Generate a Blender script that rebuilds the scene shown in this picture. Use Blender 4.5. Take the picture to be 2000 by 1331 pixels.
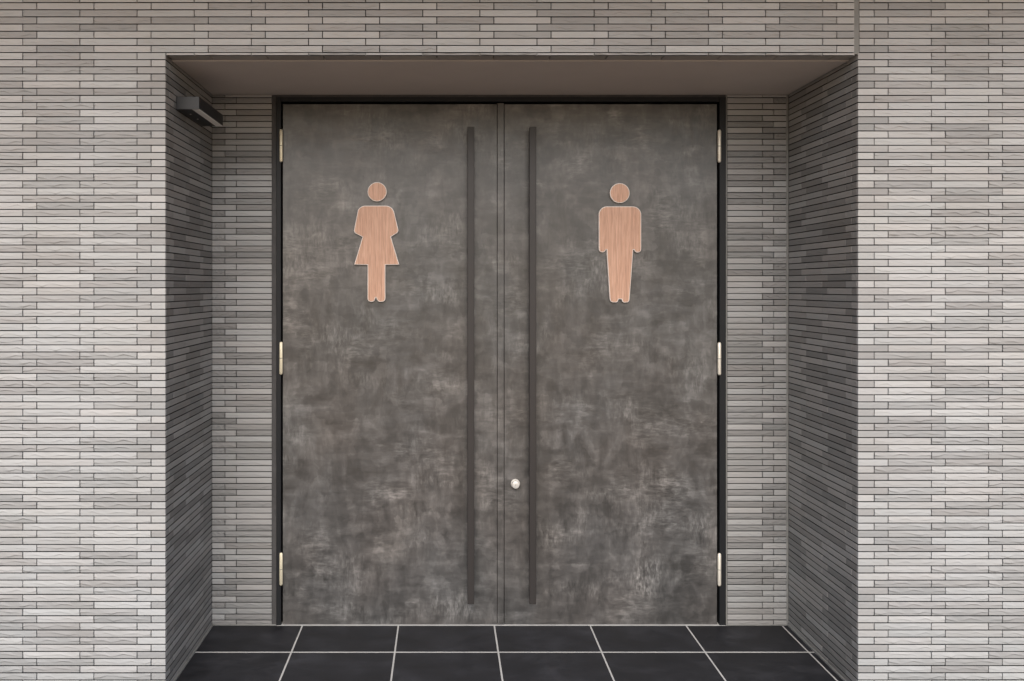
import bpy, bmesh, math, random
from mathutils import Vector, Matrix

scene = bpy.context.scene
for o in list(bpy.data.objects):
    bpy.data.objects.remove(o)
random.seed(11)

# ------------------------------------------------------------------ camera
EYE = 1.599                     # eye height above the tiled threshold
FPX = 1744.0                    # focal length in pixels of a 2000 px wide picture
CX, CY = 866.0, 560.0           # vanishing point
DF = 3.507                      # camera -> facade
YR = 4.2126 - DF                # depth of the recess
cam_d = bpy.data.cameras.new('camera')
cam = bpy.data.objects.new('camera', cam_d)
scene.collection.objects.link(cam)
cam.location = (0, -DF, EYE)
cam.rotation_euler = (math.radians(90), 0, 0)
cam_d.sensor_width = 36
cam_d.lens = FPX / 2000 * 36
cam_d.shift_x = (1000 - CX) / 2000
cam_d.shift_y = -(665.5 - CY) / 2000
cam_d.clip_start = 0.05
cam_d.clip_end = 2000
scene.camera = cam

# ------------------------------------------------------------------ light
SUN_EL, SUN_AZ = 43.0, -3.0     # height of the bright sky, degrees to the right of straight behind the camera
world = bpy.data.worlds.new('World')
scene.world = world
world.use_nodes = True
wn = world.node_tree.nodes
wl = world.node_tree.links
sky = wn.new('ShaderNodeTexSky')
sky.sky_type = 'NISHITA'
sky.sun_disc = False
sky.sun_elevation = math.radians(SUN_EL)
sky.sun_rotation = math.radians(180 - SUN_AZ)
sky.air_density = 1.0
sky.dust_density = 3.0
sky.ozone_density = 0.6
bg = wn['Background']
bg.inputs[1].default_value = 0.11
wl.new(sky.outputs[0], bg.inputs[0])

sun_d = bpy.data.lights.new('sun', 'SUN')
sun_d.energy = 1.25
sun_d.angle = math.radians(54)
sun_d.color = (1.0, 0.99, 0.98)
sun = bpy.data.objects.new('sun', sun_d)
scene.collection.objects.link(sun)
el, az = math.radians(SUN_EL), math.radians(SUN_AZ)
sdir = Vector((math.sin(az) * math.cos(el), -math.cos(az) * math.cos(el), math.sin(el)))
sun.rotation_euler = sdir.to_track_quat('Z', 'Y').to_euler()
sun.location = (0, -4, 8)

vs = scene.view_settings
vs.view_transform = 'Standard'
vs.look = 'None'
vs.gamma = 1.0
vs.use_curve_mapping = False
vs.exposure = 0.82

# ------------------------------------------------------------------ helpers
col = scene.collection


def wx(px, D):
    """picture column -> metres at distance D from the camera"""
    return (px - CX) * D / FPX


def wz(py, D):
    return EYE + (CY - py) * D / FPX


DR = DF + YR


def link(o, parent=None):
    col.objects.link(o)
    if parent is not None:
        o.parent = parent
    return o


def mesh_obj(name, bm, mat, parent=None, loc=None, smooth=False):
    me = bpy.data.meshes.new(name)
    bm.normal_update()
    bm.to_mesh(me)
    bm.free()
    if smooth:
        for p in me.polygons:
            p.use_smooth = True
    me.materials.append(mat)
    o = bpy.data.objects.new(name, me)
    if loc is not None:
        o.location = loc
    return link(o, parent)


def thing(name, label, cat, loc=(0, 0, 0), group=None):
    o = bpy.data.objects.new(name, None)
    o.empty_display_size = 0.1
    o.location = loc
    o['label'] = label
    o['category'] = cat
    if group:
        o['group'] = group
    return link(o)


def bx(bm, x0, x1, y0, y1, z0, z1, bevel=0.0, seg=1):
    r = bmesh.ops.create_cube(bm, size=1.0)
    vs_ = r['verts']
    for v in vs_:
        v.co = Vector(((x0 + x1) / 2 + v.co.x * (x1 - x0), (y0 + y1) / 2 + v.co.y * (y1 - y0),
                       (z0 + z1) / 2 + v.co.z * (z1 - z0)))
    if bevel > 0:
        es = list({e for v in vs_ for e in v.link_edges})
        bmesh.ops.bevel(bm, geom=es, offset=bevel, segments=seg, affect='EDGES', profile=0.5)
    return bm


def box(name, x0, x1, y0, y1, z0, z1, mat, parent=None, bevel=0.0, seg=1):
    """box given in world metres; child positions are taken relative to the parent"""
    c = Vector(((x0 + x1) / 2, (y0 + y1) / 2, (z0 + z1) / 2))
    bm = bmesh.new()
    bx(bm, x0 - c.x, x1 - c.x, y0 - c.y, y1 - c.y, z0 - c.z, z1 - c.z, bevel, seg)
    off = c
    p = parent
    while p is not None:
        off = off - Vector(p.location)
        p = p.parent
    return mesh_obj(name, bm, mat, parent, off)


def rel(p, parent):
    off = Vector(p)
    q = parent
    while q is not None:
        off = off - Vector(q.location)
        q = q.parent
    return off


# ------------------------------------------------------------------ materials
def new_mat(name):
    m = bpy.data.materials.new(name)
    m.use_nodes = True
    nt = m.node_tree
    b = nt.nodes['Principled BSDF']
    return m, nt, b


def N(nt, t, **kw):
    n = nt.nodes.new(t)
    for k, v in kw.items():
        setattr(n, k, v)
    return n


def mixc(nt, fac, a, b, blend='MIX'):
    n = N(nt, 'ShaderNodeMix', data_type='RGBA', blend_type=blend)
    for sock, v in ((n.inputs[0], fac), (n.inputs[6], a), (n.inputs[7], b)):
        if isinstance(v, (int, float)):
            sock.default_value = v
        elif isinstance(v, tuple):
            sock.default_value = (*v, 1) if len(v) == 3 else v
        else:
            nt.links.new(v, sock)
    return n.outputs[2]


def ramp(nt, fac, stops, interp='LINEAR'):
    r = N(nt, 'ShaderNodeValToRGB')
    r.color_ramp.interpolation = interp
    e = r.color_ramp.elements
    while len(e) < len(stops):
        e.new(0.5)
    for el_, (p, c) in zip(e, stops):
        el_.position = p
        el_.color = (*c, 1) if isinstance(c, tuple) else (c, c, c, 1)
    nt.links.new(fac, r.inputs[0])
    return r.outputs[0]


def math_n(nt, op, a, b=0.0):
    n = N(nt, 'ShaderNodeMath', operation=op)
    for s, v in zip(n.inputs, (a, b)):
        if isinstance(v, (int, float)):
            s.default_value = v
        else:
            nt.links.new(v, s)
    return n.outputs[0]


def coords(nt, scale=(1, 1, 1), shift=None, kind='Object', world_space=False):
    if world_space:
        g = N(nt, 'ShaderNodeNewGeometry')
        out = g.outputs['Position']
    else:
        out = N(nt, 'ShaderNodeTexCoord').outputs[kind]
    if shift is not None:
        c = N(nt, 'ShaderNodeCombineXYZ')
        nt.links.new(shift, c.inputs[0])
        nt.links.new(shift, c.inputs[1])
        a = N(nt, 'ShaderNodeVectorMath', operation='ADD')
        nt.links.new(out, a.inputs[0])
        nt.links.new(c.outputs[0], a.inputs[1])
        out = a.outputs[0]
    m = N(nt, 'ShaderNodeMapping')
    m.inputs['Scale'].default_value = scale
    nt.links.new(out, m.inputs[0])
    return m.outputs[0]


def noise(nt, vec, scale, detail=3, rough=0.55, dist=0.0):
    n = N(nt, 'ShaderNodeTexNoise')
    n.inputs['Scale'].default_value = scale
    n.inputs['Detail'].default_value = detail
    n.inputs['Roughness'].default_value = rough
    n.inputs['Distortion'].default_value = dist
    nt.links.new(vec, n.inputs['Vector'])
    return n.outputs['Fac']


def bump(nt, b, height, strength=0.3, distance=0.002):
    n = N(nt, 'ShaderNodeBump')
    n.inputs['Strength'].default_value = strength
    n.inputs['Distance'].default_value = distance
    nt.links.new(height, n.inputs['Height'])
    nt.links.new(n.outputs[0], b.inputs['Normal'])


def brick_material(name, island, along, dark, mid, light, specks=False):
    """fired clay strip: each brick its own shade, drawn streaks along its length"""
    m, nt, b = new_mat(name)
    if island:
        rnd = N(nt, 'ShaderNodeNewGeometry').outputs['Random Per Island']
    else:
        rnd = N(nt, 'ShaderNodeObjectInfo').outputs['Random']
    base = ramp(nt, rnd, [(0.0, dark), (0.5, mid), (1.0, light)])
    hue = math_n(nt, 'FRACT', math_n(nt, 'MULTIPLY', rnd, 37.7))
    tint = ramp(nt, hue, [(0.0, (1.012, 0.996, 0.988)), (0.5, (1.0, 1.0, 1.0)), (1.0, (0.986, 1.0, 1.006))])
    c = mixc(nt, 1.0, base, tint, 'MULTIPLY')
    sh = math_n(nt, 'MULTIPLY', rnd, 91.0)
    sc = (9, 9, 110) if along == 'x' else (9, 9, 110)
    v = coords(nt, sc, sh, world_space=True)
    st = noise(nt, v, 1.0, 4, 0.6, 0.35)
    c = mixc(nt, 1.0, c, ramp(nt, st, [(0.25, 0.945), (0.5, 1.0), (0.78, 1.03)]), 'MULTIPLY')
    v2 = coords(nt, (1, 1, 1), None, world_space=True)
    grime = noise(nt, v2, 2.3, 5, 0.6)
    c = mixc(nt, 1.0, c, ramp(nt, grime, [(0.3, (0.93, 0.92, 0.90)), (0.6, (1.02, 1.02, 1.02))]), 'MULTIPLY')
    if specks:
        v3 = coords(nt, (34, 34, 17), None, world_space=True)
        sp = noise(nt, v3, 1.0, 5, 0.72)
        c = mixc(nt, ramp(nt, sp, [(0.70, 0.0), (0.76, 0.55)]), c, (0.62, 0.61, 0.58))
    nt.links.new(c, b.inputs['Base Color'])
    b.inputs['Roughness'].default_value = 0.78
    b.inputs['Specular IOR Level'].default_value = 0.3
    v4 = coords(nt, (26, 26, 150), sh, world_space=True)
    bump(nt, b, noise(nt, v4, 1.0, 3, 0.55), 0.18, 0.001)
    return m


PALE = ((0.39, 0.393, 0.391), (0.42, 0.422, 0.421), (0.449, 0.452, 0.449))
GREY = ((0.301, 0.301, 0.3), (0.335, 0.335, 0.333), (0.365, 0.366, 0.365))
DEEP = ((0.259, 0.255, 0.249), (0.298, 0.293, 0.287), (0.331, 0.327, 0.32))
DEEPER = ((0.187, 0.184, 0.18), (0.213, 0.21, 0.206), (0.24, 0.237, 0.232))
PALE_SHADED = ((0.307, 0.307, 0.304), (0.337, 0.337, 0.335), (0.366, 0.366, 0.363))  # pale brick darkened: recess shade put into the flank colour
GREY_SHADED = ((0.213, 0.212, 0.209), (0.243, 0.242, 0.239), (0.272, 0.271, 0.268))  # grey brick darkened the same way for the shaded flanks
BM = {}
for nm, pal, sp in (('pale_strip', PALE, False), ('grey_strip', GREY, False), ('charcoal_strip', DEEP, True), ('slate_strip', DEEPER, True), ('pale_strip_shaded', PALE_SHADED, False), ('grey_strip_shaded', GREY_SHADED, False)):
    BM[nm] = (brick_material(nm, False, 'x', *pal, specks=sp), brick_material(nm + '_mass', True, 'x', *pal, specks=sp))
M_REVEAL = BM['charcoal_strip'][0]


def simple(name, c, rough=0.5, metal=0.0, var=0.08, scale=6.0, bstr=0.0, bscale=120.0, spec=0.5):
    m, nt, b = new_mat(name)
    v = coords(nt, (1, 1, 1), None, world_space=True)
    n = noise(nt, v, scale, 5, 0.6)
    cc = ramp(nt, n, [(0.25, tuple(x * (1 - var) for x in c)), (0.75, tuple(x * (1 + var) for x in c))])
    nt.links.new(cc, b.inputs['Base Color'])
    b.inputs['Roughness'].default_value = rough
    b.inputs['Metallic'].default_value = metal
    b.inputs['Specular IOR Level'].default_value = spec
    if bstr:
        bump(nt, b, noise(nt, v, bscale, 4, 0.6), bstr, 0.001)
    return m


M_MORTAR = simple('dark_mortar', (0.007, 0.0065, 0.0065), 0.95, bstr=0.5, bscale=300)
M_SEAL = simple('grey_sealant', (0.20, 0.20, 0.19), 0.7, var=0.15, scale=14, bstr=0.3)
M_SEAL_B = simple('brown_sealant', (0.060, 0.058, 0.058), 0.8, var=0.25, scale=22, bstr=0.4)
M_CEIL = simple('ceiling_paint', (0.52, 0.485, 0.465), 0.9, var=0.05, scale=3, bstr=0.15, bscale=160)
M_FRAME = simple('charcoal_steel', (0.011, 0.012, 0.014), 0.5, var=0.06, spec=0.3)
M_GAP_DARK = simple('gap_dark', (0.006, 0.006, 0.006), 0.8)  # near black, stands for the shade in the door gaps
M_BAR = simple('bronze_bar', (0.030, 0.026, 0.025), 0.45, 0.1, var=0.07, scale=3)
M_LAMP = simple('lamp_black', (0.017, 0.018, 0.020), 0.5, var=0.05, bstr=0.1, bscale=500)
M_DIFF = simple('milky_plastic', (0.85, 0.85, 0.83), 0.5, var=0.02)
M_STEEL = simple('bright_steel', (0.75, 0.74, 0.71), 0.3, 0.9, var=0.02)
M_HINGE = simple('champagne_brass', (0.86, 0.79, 0.60), 0.38, 0.45, var=0.05, scale=20)
M_HINGE_W = simple('pale_brass', (0.90, 0.85, 0.74), 0.38, 0.35, var=0.05, scale=20)
M_LOCK = simple('satin_nickel', (0.66, 0.64, 0.60), 0.36, 0.3, var=0.02)
M_SLOT = simple('key_slot', (0.03, 0.03, 0.03), 0.6)
M_GROUT = simple('pale_grout', (0.42, 0.42, 0.41), 0.9, var=0.12, scale=9, bstr=0.3)
M_WARM_BOUNCE = simple('warm_bounce_ground', (0.45, 0.325, 0.215), 0.9, var=0.14, scale=0.8, bstr=0.4)  # unseen ground, its clay colour made up to bounce warm light
M_ADDED_EAVE = simple('added_warm_soffit', (0.56, 0.28, 0.09), 0.7, var=0.2, scale=2.0)  # underside of the added overhang, coloured to throw warm light on the wall
M_PLASTER = simple('roof_fascia', (0.08, 0.08, 0.082), 0.6)


def tile_material():
    m, nt, b = new_mat('slate_porcelain')
    rnd = N(nt, 'ShaderNodeObjectInfo').outputs['Random']
    sh = math_n(nt, 'MULTIPLY', rnd, 17.0)
    v = coords(nt, (4.5, 6.0, 4.5), sh, world_space=True)
    a = noise(nt, v, 1.0, 7, 0.68, 0.25)
    c = ramp(nt, a, [(0.30, (0.007, 0.0075, 0.0095)), (0.50, (0.016, 0.0166, 0.0200)), (0.72, (0.036, 0.037, 0.043))])
    v2 = coords(nt, (60, 150, 60), sh, world_space=True)
    s = noise(nt, v2, 1.0, 4, 0.7)
    c = mixc(nt, ramp(nt, s, [(0.72, 0.0), (0.80, 0.5)]), c, (0.16, 0.16, 0.165))
    c = mixc(nt, 1.0, c, ramp(nt, rnd, [(0.0, 0.86), (1.0, 1.12)]), 'MULTIPLY')
    nt.links.new(c, b.inputs['Base Color'])
    nt.links.new(ramp(nt, a, [(0.3, 0.50), (0.7, 0.64)]), b.inputs['Roughness'])
    b.inputs['Specular IOR Level'].default_value = 0.3
    v3 = coords(nt, (40, 70, 40), sh, world_space=True)
    bump(nt, b, noise(nt, v3, 1.0, 5, 0.6), 0.25, 0.001)
    return m


M_TILE = tile_material()


def door_material():
    """dark trowelled metal / plaster laminate: blocky strokes both ways with paler scuffed clouds"""
    m, nt, b = new_mat('trowelled_dark_plaster')
    w = (1, 1, 1)
    big = noise(nt, coords(nt, w, None, world_space=True), 2.6, 4, 0.55, 0.3)
    hor = noise(nt, coords(nt, (5.0, 1, 19.0), None, world_space=True), 1.0, 3, 0.55, 0.6)
    ver = noise(nt, coords(nt, (21.0, 1, 5.5), None, world_space=True), 1.0, 3, 0.55, 0.6)
    pick = noise(nt, coords(nt, (5, 1, 6), None, world_space=True), 1.0, 2, 0.5)
    stroke = mixc(nt, ramp(nt, pick, [(0.46, 0.0), (0.54, 1.0)]), hor, ver)
    lum = ramp(nt, stroke, [(0.24, 0.62), (0.42, 0.90), (0.54, 1.04), (0.72, 1.42)])
    base = ramp(nt, big, [(0.28, (0.050, 0.048, 0.046)), (0.50, (0.070, 0.067, 0.065)), (0.74, (0.100, 0.096, 0.092))])
    c = mixc(nt, 1.0, base, lum, 'MULTIPLY')
    # scuffed pale flecks gathered in clouds
    fine_h = noise(nt, coords(nt, (26, 1, 95), None, world_space=True), 1.0, 4, 0.62, 0.4)
    fine_v = noise(nt, coords(nt, (105, 1, 30), None, world_space=True), 1.0, 4, 0.62, 0.4)
    fine = mixc(nt, ramp(nt, pick, [(0.40, 0.0), (0.60, 1.0)]), fine_h, fine_v)
    cloud = noise(nt, coords(nt, (3.6, 1, 5.0), None, world_space=True), 1.0, 4, 0.62)
    cl = ramp(nt, cloud, [(0.48, 0.0), (0.72, 1.0)])
    fl = ramp(nt, fine, [(0.40, 0.0), (0.72, 1.0)])
    fac = math_n(nt, 'MULTIPLY', cl, fl)
    fac = math_n(nt, 'MULTIPLY', fac, 0.48)
    c = mixc(nt, fac, c, (0.34, 0.33, 0.315))
    wob = N(nt, 'ShaderNodeTexNoise')
    wob.inputs['Scale'].default_value = 34
    wob.inputs['Detail'].default_value = 3
    nt.links.new(coords(nt, w, None, world_space=True), wob.inputs['Vector'])
    for scl, lo_, hi_ in (((13.0, 1, 17.0), 0.80, 1.20), ((26.0, 1, 9.0), 0.86, 1.16), ((7.0, 1, 34.0), 0.88, 1.14)):
        off_ = N(nt, 'ShaderNodeVectorMath', operation='MULTIPLY_ADD')
        nt.links.new(wob.outputs['Color'], off_.inputs[0])
        off_.inputs[1].default_value = (0.9, 0, 0.9)
        nt.links.new(coords(nt, scl, None, world_space=True), off_.inputs[2])
        vo = N(nt, 'ShaderNodeTexVoronoi', feature='SMOOTH_F1', distance='CHEBYCHEV')
        vo.inputs['Scale'].default_value = 1.0
        vo.inputs['Smoothness'].default_value = 0.22
        nt.links.new(off_.outputs[0], vo.inputs['Vector'])
        sep = N(nt, 'ShaderNodeSeparateColor')
        nt.links.new(vo.outputs['Color'], sep.inputs[0])
        c = mixc(nt, 1.0, c, ramp(nt, sep.outputs[0], [(0.1, lo_), (0.9, hi_)]), 'MULTIPLY')
    dab = noise(nt, coords(nt, (15, 1, 11), None, world_space=True), 1.0, 2, 0.5, 1.2)
    c = mixc(nt, 1.0, c, ramp(nt, dab, [(0.36, 0.86), (0.50, 1.0), (0.64, 1.22)]), 'MULTIPLY')
    c = mixc(nt, 0.55, c, ramp(nt, fine, [(0.3, 0.84), (0.7, 1.16)]), 'MULTIPLY')
    hue = noise(nt, coords(nt, (3, 1, 2.2), None, world_space=True), 1.0, 2, 0.5)
    c = mixc(nt, 1.0, c, ramp(nt, hue, [(0.35, (1.03, 0.99, 0.965)), (0.65, (0.975, 1.0, 1.02))]), 'MULTIPLY')
    nt.links.new(c, b.inputs['Base Color'])
    nt.links.new(ramp(nt, stroke, [(0.3, 0.30), (0.7, 0.42)]), b.inputs['Roughness'])
    b.inputs['Specular IOR Level'].default_value = 0.72
    bump(nt, b, fine, 0.18, 0.0008)
    return m


M_DOOR = door_material()


def wood_material(name, c0, c1, c2):
    m, nt, b = new_mat(name)
    v = coords(nt, (150, 30, 7), None, world_space=True)
    a = noise(nt, v, 1.0, 5, 0.62, 0.9)
    c = ramp(nt, a, [(0.28, c0), (0.5, c1), (0.72, c2)])
    v2 = coords(nt, (420, 60, 14), None, world_space=True)
    f = noise(nt, v2, 1.0, 3, 0.6)
    c = mixc(nt, 0.7, c, ramp(nt, f, [(0.3, 0.80), (0.6, 1.08)]), 'MULTIPLY')
    nt.links.new(c, b.inputs['Base Color'])
    b.inputs['Roughness'].default_value = 0.5
    bump(nt, b, f, 0.15, 0.0005)
    return m


M_WOOD = wood_material('pink_oak', (0.40, 0.215, 0.140), (0.56, 0.325, 0.222), (0.66, 0.42, 0.305))
M_RIM_LIGHT = wood_material('pale_edge_highlight', (0.80, 0.70, 0.63), (0.86, 0.78, 0.72), (0.90, 0.83, 0.78))  # bevel highlight put into a pale edge colour

# ------------------------------------------------------------------ ground and tiled threshold
L_X, R_X = -1.092, 1.629          # faces of the recess sides
WALL_L, WALL_R = -5.0, 5.6        # ends of the facade
WALL_TOP = 3.18
g = box('ground', -300, 300, -300, 300, -0.5, -0.14, M_WARM_BOUNCE)
g['kind'] = 'structure'
floor = box('floor', WALL_L - 0.4, WALL_R + 0.4, -1.9, YR + 0.10, -0.14, -0.0006, M_GROUT)
floor['kind'] = 'structure'
TP, TG = 0.4525, 0.006
tx0, ty0 = -0.665, 3.905 - DF
tile_bm_c = {}
rest_tiles = bmesh.new()
ix_list = range(-10, 15)
for iy in range(-5, 1):
    for ix in ix_list:
        x0 = tx0 + ix * TP + TG / 2
        x1 = x0 + TP - TG
        y0 = ty0 + iy * TP + 0.0055
        y1 = y0 + TP - 0.011
        inside = iy >= 0 or (iy == -1)
        if iy == 0:
            y1 = YR - 0.004
        if y0 >= 0 or (iy == -1):
            x0c, x1c = max(x0, L_X + 0.006), min(x1, R_X - 0.006)
        else:
            x0c, x1c = max(x0, WALL_L - 0.4), min(x1, WALL_R + 0.4)
        if iy == -1:
            if y1 > 0 and (x1 <= L_X or x0 >= R_X):
                y1 = -0.005
                x0c, x1c = max(x0, WALL_L - 0.4), min(x1, WALL_R + 0.4)
        if x1c - x0c < 0.01 or y1 - y0 < 0.01:
            continue
        if iy == -1 and x0 < L_X < x1:
            bx(rest_tiles, x0, L_X + 0.0058, y0, -0.005, -0.010, 0.0)
        if iy == -1 and x0 < R_X < x1:
            bx(rest_tiles, R_X - 0.0058, x1, y0, -0.005, -0.010, 0.0)
        if iy >= -1 and x1c > L_X and x0c < R_X:
            box('tile', x0c, x1c, y0, y1, -0.010, 0.0, M_TILE, floor, 0.0012)
        else:
            bx(rest_tiles, x0c, x1c, y0, y1, -0.010, 0.0)
rt = mesh_obj('outer_tiles', rest_tiles, M_TILE, floor, rel((0, 0, 0), floor))
rt['kind'] = 'stuff'

# ------------------------------------------------------------------ bricks
PITCH = 0.028
BH = 0.0241
BL = 111.6 * DF / FPX             # length pitch
VG = 0.0038                       # upright joint
BT = 0.012
ZJ0 = wz(103.1, DF)               # course joint at the head of the opening; course k lies below joint k


def brick_mesh(name, amp, seed):
    """unit length/height brick; local x along, -y out of the wall, z up. A wavy cleft ridge runs along it."""
    r = random.Random(seed)
    n = 9
    L, H = BL - VG, BH
    xs = [-L / 2 + L * i / n for i in range(n + 1)]
    ph1, ph2 = r.uniform(0, 6.28), r.uniform(0, 6.28)
    f1, f2 = r.uniform(1.1, 2.2), r.uniform(2.4, 3.8)
    base = r.uniform(-0.12, 0.10)
    rows = []
    for i, x in enumerate(xs):
        t = i / n
        rz = H * (base + 0.15 * math.sin(ph1 + 6.28 * f1 * t) + 0.08 * math.sin(ph2 + 6.28 * f2 * t) + r.uniform(-.03, .03))
        rz = max(-H * 0.30, min(H * 0.27, rz))
        d = amp * max(0.10, 0.62 + 0.45 * math.sin(ph2 * 1.7 + 6.28 * f1 * 1.3 * t) + r.uniform(-.2, .2))
        rows.append([(x, 0.0, H / 2), (x, -d, rz), (x, -d * 0.12, max(rz - H * (0.14 + 0.10 * (i % 2)), -H * 0.46)), (x, 0.0, -H / 2)])
    V, F = [], []
    for cidx in rows:
        V += cidx
    for i in range(n):
        for j in range(3):
            a = i * 4 + j
            F.append((a, a + 1, a + 5, a + 4))
    b0 = len(V)
    V += [(-L / 2, BT, H / 2), (L / 2, BT, H / 2), (L / 2, BT, -H / 2), (-L / 2, BT, -H / 2)]
    F.append(tuple([b0] + [i * 4 for i in range(n + 1)] + [b0 + 1]))
    F.append(tuple([b0 + 2] + [i * 4 + 3 for i in range(n, -1, -1)] + [b0 + 3]))
    F.append((b0, b0 + 3, 3, 2, 1, 0))
    F.append((b0 + 1, n * 4, n * 4 + 1, n * 4 + 2, n * 4 + 3, b0 + 2))
    F.append((b0, b0 + 1, b0 + 2, b0 + 3))
    me = bpy.data.meshes.new(name)
    me.from_pydata(V, [], F)
    bm = bmesh.new()
    bm.from_mesh(me)
    bmesh.ops.recalc_face_normals(bm, faces=bm.faces)
    for f in bm.faces:
        if abs(f.normal.z) > 0.98 and len(f.verts) > 4:
            f.material_index = 1          # bed faces carry the dark mortar
    bm.to_mesh(me)
    bm.free()
    return me


def brick_set(n, amp, mat, seed):
    out = []
    for i in range(n):
        me = brick_mesh('brick', amp * random.uniform(0.6, 1.2), seed + i)
        me.materials.append(BM[mat][0])
        me.materials.append(M_MORTAR)
        out.append((me, BM[mat][1]))
    return out


SHORT_M = brick_set(4, 0.0008, 'pale_strip', 600) + brick_set(4, 0.0009, 'grey_strip', 650)
FRONT_M = brick_set(12, 0.0020, 'pale_strip', 100) + brick_set(11, 0.0042, 'grey_strip', 200)
FLANK_M = brick_set(7, 0.0016, 'pale_strip_shaded', 400) + brick_set(7, 0.0030, 'grey_strip_shaded', 450)
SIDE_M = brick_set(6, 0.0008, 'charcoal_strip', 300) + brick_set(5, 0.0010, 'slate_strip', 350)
brng = random.Random(5)


def view_area(c, half_l, half_h, rot):
    """size in picture pixels, zero outside the frame"""
    px, py = [], []
    for s in (-1, 1):
        for t in (-1, 1):
            if rot == 0:
                p = (c[0] + s * half_l, c[1], c[2] + t * half_h)
            else:
                p = (c[0], c[1] + s * half_l, c[2] + t * half_h)
            D = p[1] + DF
            if D < 0.2:
                return 0
            px.append(CX + p[0] * FPX / D)
            py.append(CY - (p[2] - EYE) * FPX / D)
    w = min(max(px), 2000) - max(min(px), 0)
    h = min(max(py), 1331) - max(min(py), 0)
    return max(w, 0) * max(h, 0)


def lay(root, bricks, meshes):
    """bricks: list of (centre, length, height, rot z). The 300 largest in view are objects, the rest one mass."""
    order = sorted(range(len(bricks)), key=lambda i: -view_area(bricks[i][0], bricks[i][1] / 2, bricks[i][2] / 2,
                                                                bricks[i][3]))
    keep = {i for i in order[:300] if view_area(bricks[i][0], bricks[i][1] / 2, bricks[i][2] / 2, bricks[i][3]) > 4}
    V, F, MI, mats = [], [], [], []
    for i, (c, ln, h, rz) in enumerate(bricks):
        me, mass = brng.choice(SHORT_M if (meshes is FRONT_M and ln < 0.13) else meshes)
        jig = Vector((0, 0, brng.uniform(-0.0003, 0.0003)))
        out = brng.uniform(-0.0006, 0.0006)
        nrm = Vector((math.sin(rz), -math.cos(rz), 0))
        c = Vector(c) + jig + nrm * out
        sx, sz = (ln) / (BL - VG), h / BH
        if i in keep:
            o = bpy.data.objects.new('brick', me)
            o.location = c - Vector(root.location)
            o.rotation_euler = (0, brng.uniform(-0.0012, 0.0012), rz)
            o.scale = (sx, 1, sz)
            link(o, root)
        else:
            M = Matrix.Translation(c - Vector(root.location)) @ Matrix.Rotation(rz, 4, 'Z') @ Matrix.Diagonal((sx, 1, sz, 1))
            b0 = len(V)
            V += [tuple(M @ v.co) for v in me.vertices]
            F += [tuple(b0 + k for k in p.vertices) for p in me.polygons]
            if mass not in mats:
                mats.append(mass)
            if M_MORTAR not in mats:
                mats.append(M_MORTAR)
            MI += [mats.index(M_MORTAR if p.material_index else mass) for p in me.polygons]
    if V:
        me = bpy.data.meshes.new('outer_bricks')
        me.from_pydata(V, [], F)
        for m_ in mats:
            me.materials.append(m_)
        me.polygons.foreach_set('material_index', MI)
        o = bpy.data.objects.new('outer_bricks', me)
        o['kind'] = 'stuff'
        link(o, root)


def course_span(k, zmin, zmax):
    z1 = ZJ0 - k * PITCH - (PITCH - BH) / 2
    z0 = z1 - BH
    z0c, z1c = max(z0, zmin), min(z1, zmax)
    return z0c, z1c


def row(x0, x1, joints):
    """split a run at the joints that fall inside it -> list of (centre, length)"""
    js = [x0 - VG / 2] + [j for j in joints if x0 + 0.012 < j < x1 - 0.012] + [x1 + VG / 2]
    return [((a + b) / 2, (b - a) - VG) for a, b in zip(js, js[1:])]


def jseries(x, lo, hi):
    out = []
    k0 = int((lo - x) / BL) - 1
    j = x + k0 * BL
    while j < hi + BL:
        out.append(j)
        j += BL
    return out


JA, JB = wx(44.5, DF), wx(71.9, DF)
JC, JD = wx(1707.4, DF), wx(1734.6, DF)
LINT_Z = wz(108.0, DF)
KTOP = -int((WALL_TOP - ZJ0) / PITCH) - 1
KBOT = int(ZJ0 / PITCH) + 1
STRIP_L, STRIP_R = wx(1668.4, DF), wx(1679.0, DF)
YB = 0.0112                        # depth of the joints

# left part of the facade
wl_ = thing('brick_facade', 'pale grey split-face brick wall left of the doorway recess, with black joints', 'wall', (-3.0, 0.15, 0))
box('mortar_bed', WALL_L, L_X - 0.16, YB, 0.30, 0.0, WALL_TOP, M_MORTAR, wl_)
B = []
for k in range(0, KBOT):
    z0, z1 = course_span(k, 0.004, WALL_TOP)
    if z1 - z0 < 0.004:
        continue
    js = jseries(JA if k % 2 == 0 else JB, WALL_L, L_X)
    for c, ln in row(WALL_L, L_X, js):
        B.append(((c, 0, (z0 + z1) / 2), ln, z1 - z0, 0))
lay(wl_, B, FRONT_M)

# brickwork above the opening
wt = thing('brick_lintel', 'warm grey brickwork spanning above the recessed doorway', 'wall', (0.27, 0.15, LINT_Z))
box('mortar_bed', WALL_L, STRIP_L - 0.002, YB, 0.30, ZJ0 + 0.004, WALL_TOP, M_MORTAR, wt)
box('mortar_bed', L_X, STRIP_L - 0.002, YB, 0.10, LINT_Z + 0.011, ZJ0 + 0.004, M_MORTAR, wt)
B = []
for k in range(KTOP, 1):
    if k == 0:
        z0, z1 = LINT_Z, ZJ0 - (PITCH - BH) / 2
        lo = L_X + 0.004
    else:
        z0, z1 = course_span(k, LINT_Z, WALL_TOP)
        lo = WALL_L
    if z1 - z0 < 0.004:
        continue
    js = jseries(JA if k % 2 == 0 else JB, lo, STRIP_L)
    for c, ln in row(lo, STRIP_L, js):
        B.append(((c, 0, (z0 + z1) / 2), ln, z1 - z0, 0))
lay(wt, B, FRONT_M)
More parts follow.
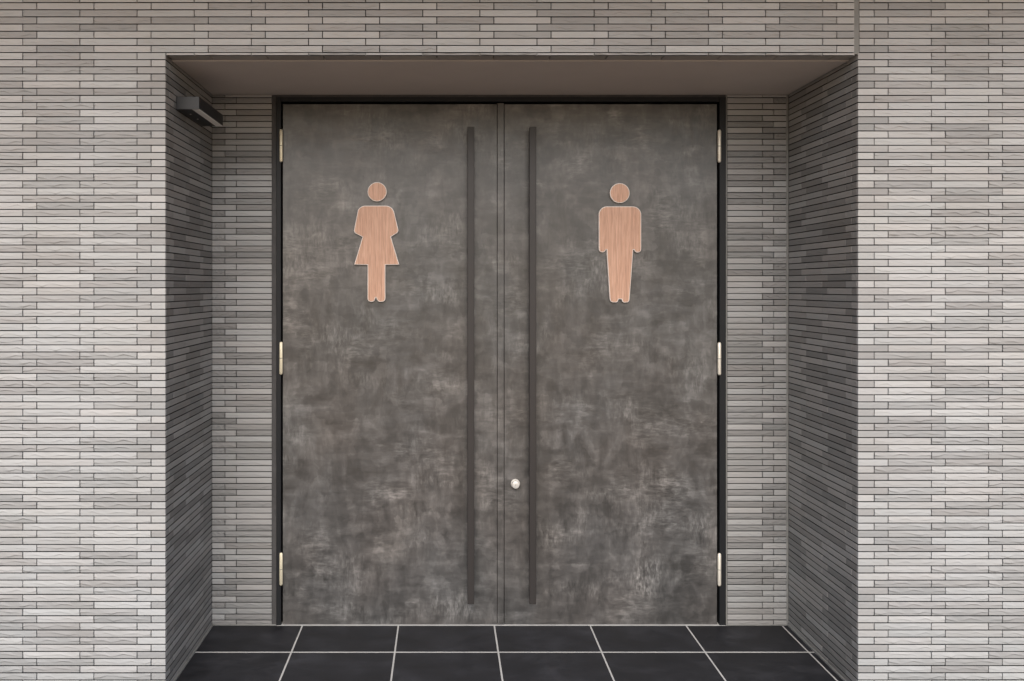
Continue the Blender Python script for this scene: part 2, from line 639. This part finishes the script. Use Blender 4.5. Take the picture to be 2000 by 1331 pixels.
# underside return of the lintel
js = [L_X + 0.003] + [j for j in jseries(JB, L_X, R_X) if L_X + .05 < j < R_X - .05] + [R_X - 0.003]
for a, b in zip(js, js[1:]):
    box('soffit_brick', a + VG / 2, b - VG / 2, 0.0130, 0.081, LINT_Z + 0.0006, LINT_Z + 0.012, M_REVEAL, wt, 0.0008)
box('sealant_joint', STRIP_L - 0.001, STRIP_R + 0.001, 0.0030, 0.012, LINT_Z + 0.004, WALL_TOP, M_SEAL, wt, 0.002, 2)

# right part of the facade
wr = thing('brick_facade', 'pale grey split-face brick wall right of the doorway recess and its sealant seam', 'wall', (3.6, 0.15, 0))
box('mortar_bed', R_X + 0.16, WALL_R, YB, 0.30, 0.0, WALL_TOP, M_MORTAR, wr)
box('mortar_bed', STRIP_L + 0.0, R_X + 0.16, YB + 0.004, 0.30, LINT_Z + 0.02, WALL_TOP, M_MORTAR, wr)
B = []
for k in range(KTOP, KBOT):
    z0, z1 = course_span(k, 0.004, WALL_TOP)
    if z1 - z0 < 0.004:
        continue
    lo = STRIP_R if k < 0 else R_X
    js = jseries(JC if k % 2 == 0 else JD, lo, WALL_R)
    for c, ln in row(lo, WALL_R, js):
        B.append(((c, 0, (z0 + z1) / 2), ln, z1 - z0, 0))
lay(wr, B, FRONT_M)

# sides of the recess
CEIL_Z = wz(185.2, DR)
for side in (-1, 1):
    if side < 0:
        sw = thing('brick_reveal', 'dark grey brick side of the recess that carries the black wall lamp', 'wall', (L_X - 0.08, YR / 2, 0))
        box('mortar_bed', L_X - 0.16, L_X - YB, YB, YR + 0.16, 0.0, ZJ0 + 0.003, M_MORTAR, sw)
        face, rz, y_end = L_X, math.pi / 2, YR - 0.001
    else:
        sw = thing('brick_reveal', 'dark grey brick side of the recess on the right, without a lamp', 'wall', (R_X + 0.08, YR / 2, 0))
        box('mortar_bed', R_X + YB, R_X + 0.16, YB, YR + 0.16, 0.0, LINT_Z + 0.019, M_MORTAR, sw)
        face, rz, y_end = R_X, -math.pi / 2, YR - 0.001
    B = []
    for k in range(0, KBOT):
        z0, z1 = course_span(k, 0.006, LINT_Z + 0.006)
        if z1 - z0 < 0.004:
            continue
        first = 0.109 if (k % 2 == 0) else 0.055
        y0 = 0.0135
        js = [first + i * BL for i in range(0, 6)]
        for c, ln in row(y0, y_end, js):
            B.append(((face, c, (z0 + z1) / 2), ln, z1 - z0, rz))
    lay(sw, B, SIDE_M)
    fx = face - side * 0.0
    box('floor_sealant', min(fx, fx - side * 0.007), max(fx, fx - side * 0.007), 0.002, YR - 0.002, 0.0005, 0.009, M_SEAL, sw, 0.002)

# ceiling of the recess
ce = box('ceiling', L_X - 0.002, R_X + 0.002, 0.0835, YR + 0.10, CEIL_Z, CEIL_Z + 0.12, M_CEIL)
ce['kind'] = 'structure'
for side, x in ((-1, L_X), (1, R_X)):
    box('sealant_bead', min(x, x - side * 0.005), max(x, x - side * 0.005), 0.084, YR - 0.003, CEIL_Z - 0.004, CEIL_Z - 0.0004, M_SEAL, ce, 0.001)

# back wall flanks beside the door
FR_L, FR_R = wx(540, DR), wx(1417.5, DR)
BW_L1 = wx(530.5, DR)
BW_R0 = wx(1421.0, DR)
CJ_L, CJ_R = wx(1536.0, DR), R_X
fl = thing('brick_flank', 'narrow strip of grey brickwork between the door frame and the lamp side of the recess', 'wall', (-0.94, YR + 0.05, 0))
box('mortar_bed', L_X - YB + 0.0005, BW_L1, YR + YB, YR + 0.16, 0.0, CEIL_Z + 0.1, M_MORTAR, fl)
B = []
for k in range(0, KBOT):
    z0, z1 = course_span(k, 0.006, CEIL_Z - 0.0015)
    if z1 - z0 < 0.003:
        continue
    js = [wx(461.5, DR) if k % 2 else wx(439.4, DR)]
    for c, ln in row(L_X + 0.0015, BW_L1, js):
        B.append(((c, YR, (z0 + z1) / 2), ln, z1 - z0, 0))
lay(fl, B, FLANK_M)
box('frame_sealant', BW_L1 + 0.0005, FR_L - 0.0005, YR + 0.004, YR + 0.10, 0.0005, CEIL_Z - 0.0005, M_SEAL_B, fl, 0.001)
box('floor_sealant', L_X + 0.008, FR_L - 0.002, YR - 0.006, YR - 0.0005, 0.0005, 0.007, M_SEAL, fl, 0.0015)
fr = thing('brick_flank', 'narrow strip of grey brickwork between the door frame and the corner sealant on the right', 'wall', (1.48, YR + 0.05, 0))
box('mortar_bed', BW_R0, R_X + YB - 0.0005, YR + YB, YR + 0.16, 0.0, CEIL_Z + 0.1, M_MORTAR, fr)
B = []
for k in range(0, KBOT):
    z0, z1 = course_span(k, 0.006, CEIL_Z - 0.0015)
    if z1 - z0 < 0.003:
        continue
    js = [wx(1511.0, DR) if k % 2 else wx(1489.0, DR)]
    for c, ln in row(BW_R0, CJ_L, js):
        B.append(((c, YR, (z0 + z1) / 2), ln, z1 - z0, 0))
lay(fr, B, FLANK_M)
box('corner_sealant', CJ_L + 0.0005, CJ_R - 0.0005, YR - 0.001, YR + 0.0108, 0.0005, CEIL_Z - 0.0005, M_SEAL, fr, 0.002, 2)
box('frame_sealant', FR_R + 0.0005, BW_R0 - 0.0005, YR + 0.003, YR + 0.10, 0.0005, CEIL_Z - 0.0005, M_SEAL, fr, 0.001)
box('floor_sealant', FR_R + 0.002, CJ_R - 0.008, YR - 0.006, YR - 0.0015, 0.0005, 0.007, M_SEAL, fr, 0.0015)

# ------------------------------------------------------------------ unseen overhang, added to shade and warm the top of the facade
ev = box('added_shade_eave', WALL_L - 0.5, WALL_R + 0.5, -1.06, 0.6, WALL_TOP + 0.002, WALL_TOP + 0.16, M_ADDED_EAVE)
ev['kind'] = 'structure'
rb = box('building_body', WALL_L, WALL_R, YR + 0.17, 6.0, -0.1, WALL_TOP - 0.01, M_MORTAR)
rb['kind'] = 'structure'

# ------------------------------------------------------------------ door frame
FR_T = wz(190.0, DR)
LF_L, LF_R = wx(552.0, DR), wx(1401.0, DR)
LF_T, LF_B = wz(203.4, DR), 0.0045
JL_IN, JR_IN = wx(549.0, DR), wx(1405.0, DR)
HEAD_IN = wz(199.2, DR)
YF = YR - 0.004
YL = YR + 0.004                   # face of the leaves
df = thing('door_surround', 'slim charcoal steel frame around the double doors', 'door frame', ((FR_L + FR_R) / 2, YR + 0.04, 0))
box('jamb', FR_L, JL_IN, YF, YR + 0.09, 0.001, FR_T, M_FRAME, df, 0.0015)
box('jamb', JR_IN, FR_R, YF, YR + 0.09, 0.001, FR_T, M_FRAME, df, 0.0015)
box('head', JL_IN + 0.0003, JR_IN - 0.0003, YF + 0.0003, YR + 0.09, HEAD_IN, FR_T - 0.0003, M_FRAME, df, 0.0015)
box('filler_strip', FR_L + 0.0004, FR_R - 0.0004, YR + 0.002, YR + 0.09, FR_T + 0.0005, CEIL_Z - 0.0005, M_SEAL_B, df)
box('gap_dark_sheet', JL_IN + 0.0005, JR_IN - 0.0005, YR + 0.056, YR + 0.088, 0.002, HEAD_IN - 0.0005, M_GAP_DARK, df)  # black sheet behind the leaves, painted darkness for the gaps around them
box('threshold', FR_L + 0.002, FR_R - 0.002, YR - 0.0035, YR + 0.054, 0.0003, 0.0022, M_GROUT, df)

# ------------------------------------------------------------------ door leaves
MEET_L, MEET_R = wx(971.5, DR), wx(985.2, DR)
dl = thing('door_leaf', 'dark mottled grey door leaf bearing the wooden woman sign', 'door', ((LF_L + MEET_L) / 2, YL + 0.02, LF_B),
           'double door leaves')
dr = thing('door_leaf', 'dark mottled grey door leaf bearing the wooden man sign and round lock', 'door', ((LF_R + MEET_R) / 2, YL + 0.02, LF_B),
           'double door leaves')
box('panel', LF_L, MEET_L - 0.0012, YL, YL + 0.045, LF_B, LF_T, M_DOOR, dl, 0.0015, 2)
box('meeting_strip', MEET_L + 0.0005, MEET_R - 0.0025, YL - 0.0035, YL + 0.044, LF_B + 0.001, LF_T + 0.004, M_DOOR, dl, 0.001, 2)
box('panel', MEET_R, LF_R, YL, YL + 0.045, LF_B, LF_T, M_DOOR, dr, 0.0015, 2)


def lathe(prof, axis='Z', n=24):
    """prof: list of (radius, height)"""
    bm = bmesh.new()
    rings = []
    for r, h in prof:
        ring = []
        for i in range(n):
            a = 2 * math.pi * i / n
            ring.append(bm.verts.new((r * math.cos(a), r * math.sin(a), h)))
        rings.append(ring)
    for p, q in zip(rings, rings[1:]):
        for i in range(n):
            bm.faces.new((p[i], p[(i + 1) % n], q[(i + 1) % n], q[i]))
    bm.faces.new(list(reversed(rings[0])))
    bm.faces.new(rings[-1])
    bmesh.ops.recalc_face_normals(bm, faces=bm.faces)
    if axis == '-Y':
        bmesh.ops.rotate(bm, verts=bm.verts, cent=(0, 0, 0), matrix=Matrix.Rotation(math.radians(90), 3, 'X'))
    return bm


def auto_smooth(o, ang=35):
    bm = bmesh.new()
    bm.from_mesh(o.data)
    for f in bm.faces:
        f.smooth = True
    for e in bm.edges:
        if len(e.link_faces) == 2 and e.calc_face_angle(0) > math.radians(ang):
            e.smooth = False
    bm.to_mesh(o.data)
    bm.free()
    return o


# pull bars
YBAR = YL - 0.066
DB = YBAR + DF


def pull_bar(root, px0, px1):
    x0, x1 = wx(px0, DB), wx(px1, DB)
    z0, z1 = wz(1181, DB), wz(248, DB)
    h = box('pull_bar', x0, x1, YBAR, YBAR + 0.022, z0, z1, M_BAR, root, 0.002, 2)
    for z in (z0 + 0.14, (z0 + z1) / 2, z1 - 0.14):
        box('standoff', (x0 + x1) / 2 - 0.008, (x0 + x1) / 2 + 0.008, YBAR + 0.0225, YL + 0.001, z - 0.012, z + 0.012, M_BAR, h)


pull_bar(dl, 913.2, 926.2)
pull_bar(dr, 1034.2, 1047.2)


def hinge(root, px, py0, py1, mat):
    D = YF - 0.004 + DF
    x, z0, z1 = wx(px, D), wz(py1, D), wz(py0, D)
    zc = (z0 + z1) / 2
    hh = (z1 - z0) / 2
    r = 0.0083
    hb = mesh_obj('hinge', lathe([(r * 0.45, -hh), (r * 0.8, -hh + 0.003), (r, -hh + 0.007), (r, -0.0012)]), mat, root, rel((x, YF - 0.0035, zc), root))
    auto_smooth(hb)
    up = mesh_obj('knuckle', lathe([(r, 0.0012), (r, hh - 0.007), (r * 0.8, hh - 0.003), (r * 0.45, hh)]), mat, hb, (0, 0, 0))
    auto_smooth(up)
    pin = mesh_obj('pin', lathe([(r * 0.72, -0.0011), (r * 0.72, 0.0011)]), M_SLOT, hb, (0, 0, 0))


for y0, y1 in ((253, 317), (668, 732), (1080, 1144)):
    hinge(dl, 549.0, y0, y1, M_HINGE)
    hinge(dr, 1405.0, y0 + 1, y1 + 1, M_HINGE_W)

# lock cylinder
lc = Vector((wx(1006.6, DR), YL, wz(945.4, DR)))
lk = mesh_obj('lock', lathe([(0.0220, -0.001), (0.0220, 0.004), (0.0205, 0.0065), (0.0175, 0.007)], '-Y', 32), M_LOCK, dr, rel(lc, dr))
auto_smooth(lk)
cy = mesh_obj('cylinder', lathe([(0.0180, 0.0068), (0.0176, 0.028), (0.0168, 0.0305), (0.0155, 0.0312)], '-Y', 32), M_LOCK, lk, (0, 0, 0))
auto_smooth(cy)
bm = bmesh.new()
bx(bm, -0.0022, 0.0022, -0.0317, -0.0309, -0.0012, 0.0012)
mesh_obj('key_slot', bm, M_SLOT, lk, (0, 0, 0))


# ------------------------------------------------------------------ wooden signs
def arc(cx, cy, r, a0, a1, n):
    return [(cx + r * math.cos(math.radians(a0 + (a1 - a0) * i / n)), cy - r * math.sin(math.radians(a0 + (a1 - a0) * i / n))) for i in range(n + 1)]


S = 4.755
TH = 0.016


def sign_part(name, root, pts, ox, oy):
    """outline in zoomed picture pixels -> bevelled plate standing off the door"""
    D = YL - TH + DF
    P = [Vector((wx(ox + x / S, D), 0, wz(oy + y / S, D))) for x, y in pts]
    c = sum(P, Vector()) / len(P)
    bm = bmesh.new()
    back = [bm.verts.new((p.x - c.x, 0, p.z - c.z)) for p in P]
    f = bm.faces.new(back)
    bm.normal_update()
    if f.normal.y > 0:
        f.normal_flip()
    r = bmesh.ops.extrude_face_region(bm, geom=[f])
    nf = [g_ for g_ in r['geom'] if isinstance(g_, bmesh.types.BMFace)][0]
    for v in nf.verts:
        v.co.y -= TH
    bmesh.ops.recalc_face_normals(bm, faces=bm.faces)
    bmesh.ops.bevel(bm, geom=list(nf.edges), offset=0.0030, segments=2, affect='EDGES', profile=0.6)
    bm.normal_update()
    for fc in bm.faces:
        fc.material_index = 0 if abs(fc.normal.y) > 0.97 else 1
    o = mesh_obj(name, bm, M_WOOD, root, rel((c.x, YL, c.z), root))
    o.data.materials.append(M_RIM_LIGHT)
    return o


w_body = arc(350, 423, 80, 150, 90, 6) + arc(540, 423, 80, 90, 15, 8) + [(655, 560), (657, 578), (650, 592), (640, 600), (588, 633),
          (664, 891), (536, 893), (536, 1200), (533, 1217), (524, 1230), (508, 1236), (482, 1236), (466, 1228), (457, 1214), (450, 1197),
          (444, 1197), (440, 1214), (432, 1228), (418, 1236), (396, 1236), (380, 1229), (372, 1216), (370, 1200), (370, 893), (246, 891), (323, 634), (262, 602),
          (250, 592), (244, 575), (247, 556)]
m_body = arc(312, 427, 77, 180, 90, 8) + arc(553, 427, 77, 90, 0, 8) + [(630, 745), (627, 762), (618, 773), (604, 777), (586, 777), (572, 769), (564, 754), (556, 752),
          (522, 1210), (518, 1228), (508, 1239), (492, 1243), (468, 1243), (454, 1233), (447, 1212), (420, 1212), (413, 1232), (401, 1242),
          (366, 1242), (350, 1235), (341, 1223), (337, 1205), (309, 752), (301, 754), (293, 768), (279, 777), (258, 776), (243, 766), (236, 748)]
DS = YL + DF
ws = thing('restroom_sign', 'wooden woman figure in a flared skirt fixed to a door', 'sign', (wx(736, DS), YL, wz(589, DS)), 'restroom signs on the doors')
sign_part('head', ws, arc(459, 214, 89, 0, 352.5, 47), 640, 330)
sign_part('body', ws, w_body, 640, 330)
ms = thing('restroom_sign', 'wooden man figure with straight arms and legs fixed to a door', 'sign', (wx(1211, DS), YL, wz(591, DS)), 'restroom signs on the doors')
sign_part('head', ms, arc(431, 226, 92, 0, 352.5, 47), 1120, 330)
sign_part('body', ms, m_body, 1120, 330)

# ------------------------------------------------------------------ wall lamp
D0, D1 = 3.640, 4.030
xw = L_X + 0.0035
xo = wx(389.3, D0)
zt, zb = wz(189.2, D0), wz(214.0, D0)
lp = thing('wall_lamp', 'long black box lamp with a pale strip, fixed high on the recess side', 'lamp', (L_X, (D0 + D1) / 2 - DF, zb))
y0, y1 = D0 - DF, D1 - DF
box('housing', xw, xo, y0, y1, zb + 0.004, zt, M_LAMP, lp, 0.0012, 2)
box('end_cap', xw + 0.0002, xo - 0.0002, y0 - 0.0025, y0 - 0.0002, zb - 0.0004, zt - 0.0003, M_LAMP, lp, 0.0006)
box('diffuser', xo - 0.031, xo - 0.002, y0 + 0.003, y1 - 0.003, zb, zb + 0.0037, M_DIFF, lp, 0.0008)
box('bottom_plate', xw + 0.001, xo - 0.0318, y0 + 0.002, y1 - 0.002, zb + 0.0008, zb + 0.0037, M_LAMP, lp)
box('back_plate', L_X + 0.0006, xw - 0.0003, y0 + 0.02, y1 - 0.02, zb + 0.009, zt - 0.006, M_STEEL, lp)
for t in (0.27, 0.55):
    s = mesh_obj('screw', lathe([(0.0034, -0.0011), (0.0042, 0.0), (0.0042, 0.0018)], 'Z', 12), M_STEEL, lp,
                 rel((xw + 0.028, y0 + (y1 - y0) * t, zb + 0.0002), lp))

scene.render.resolution_x = 1024
scene.render.resolution_y = 681
scene.cycles.max_bounces = 8
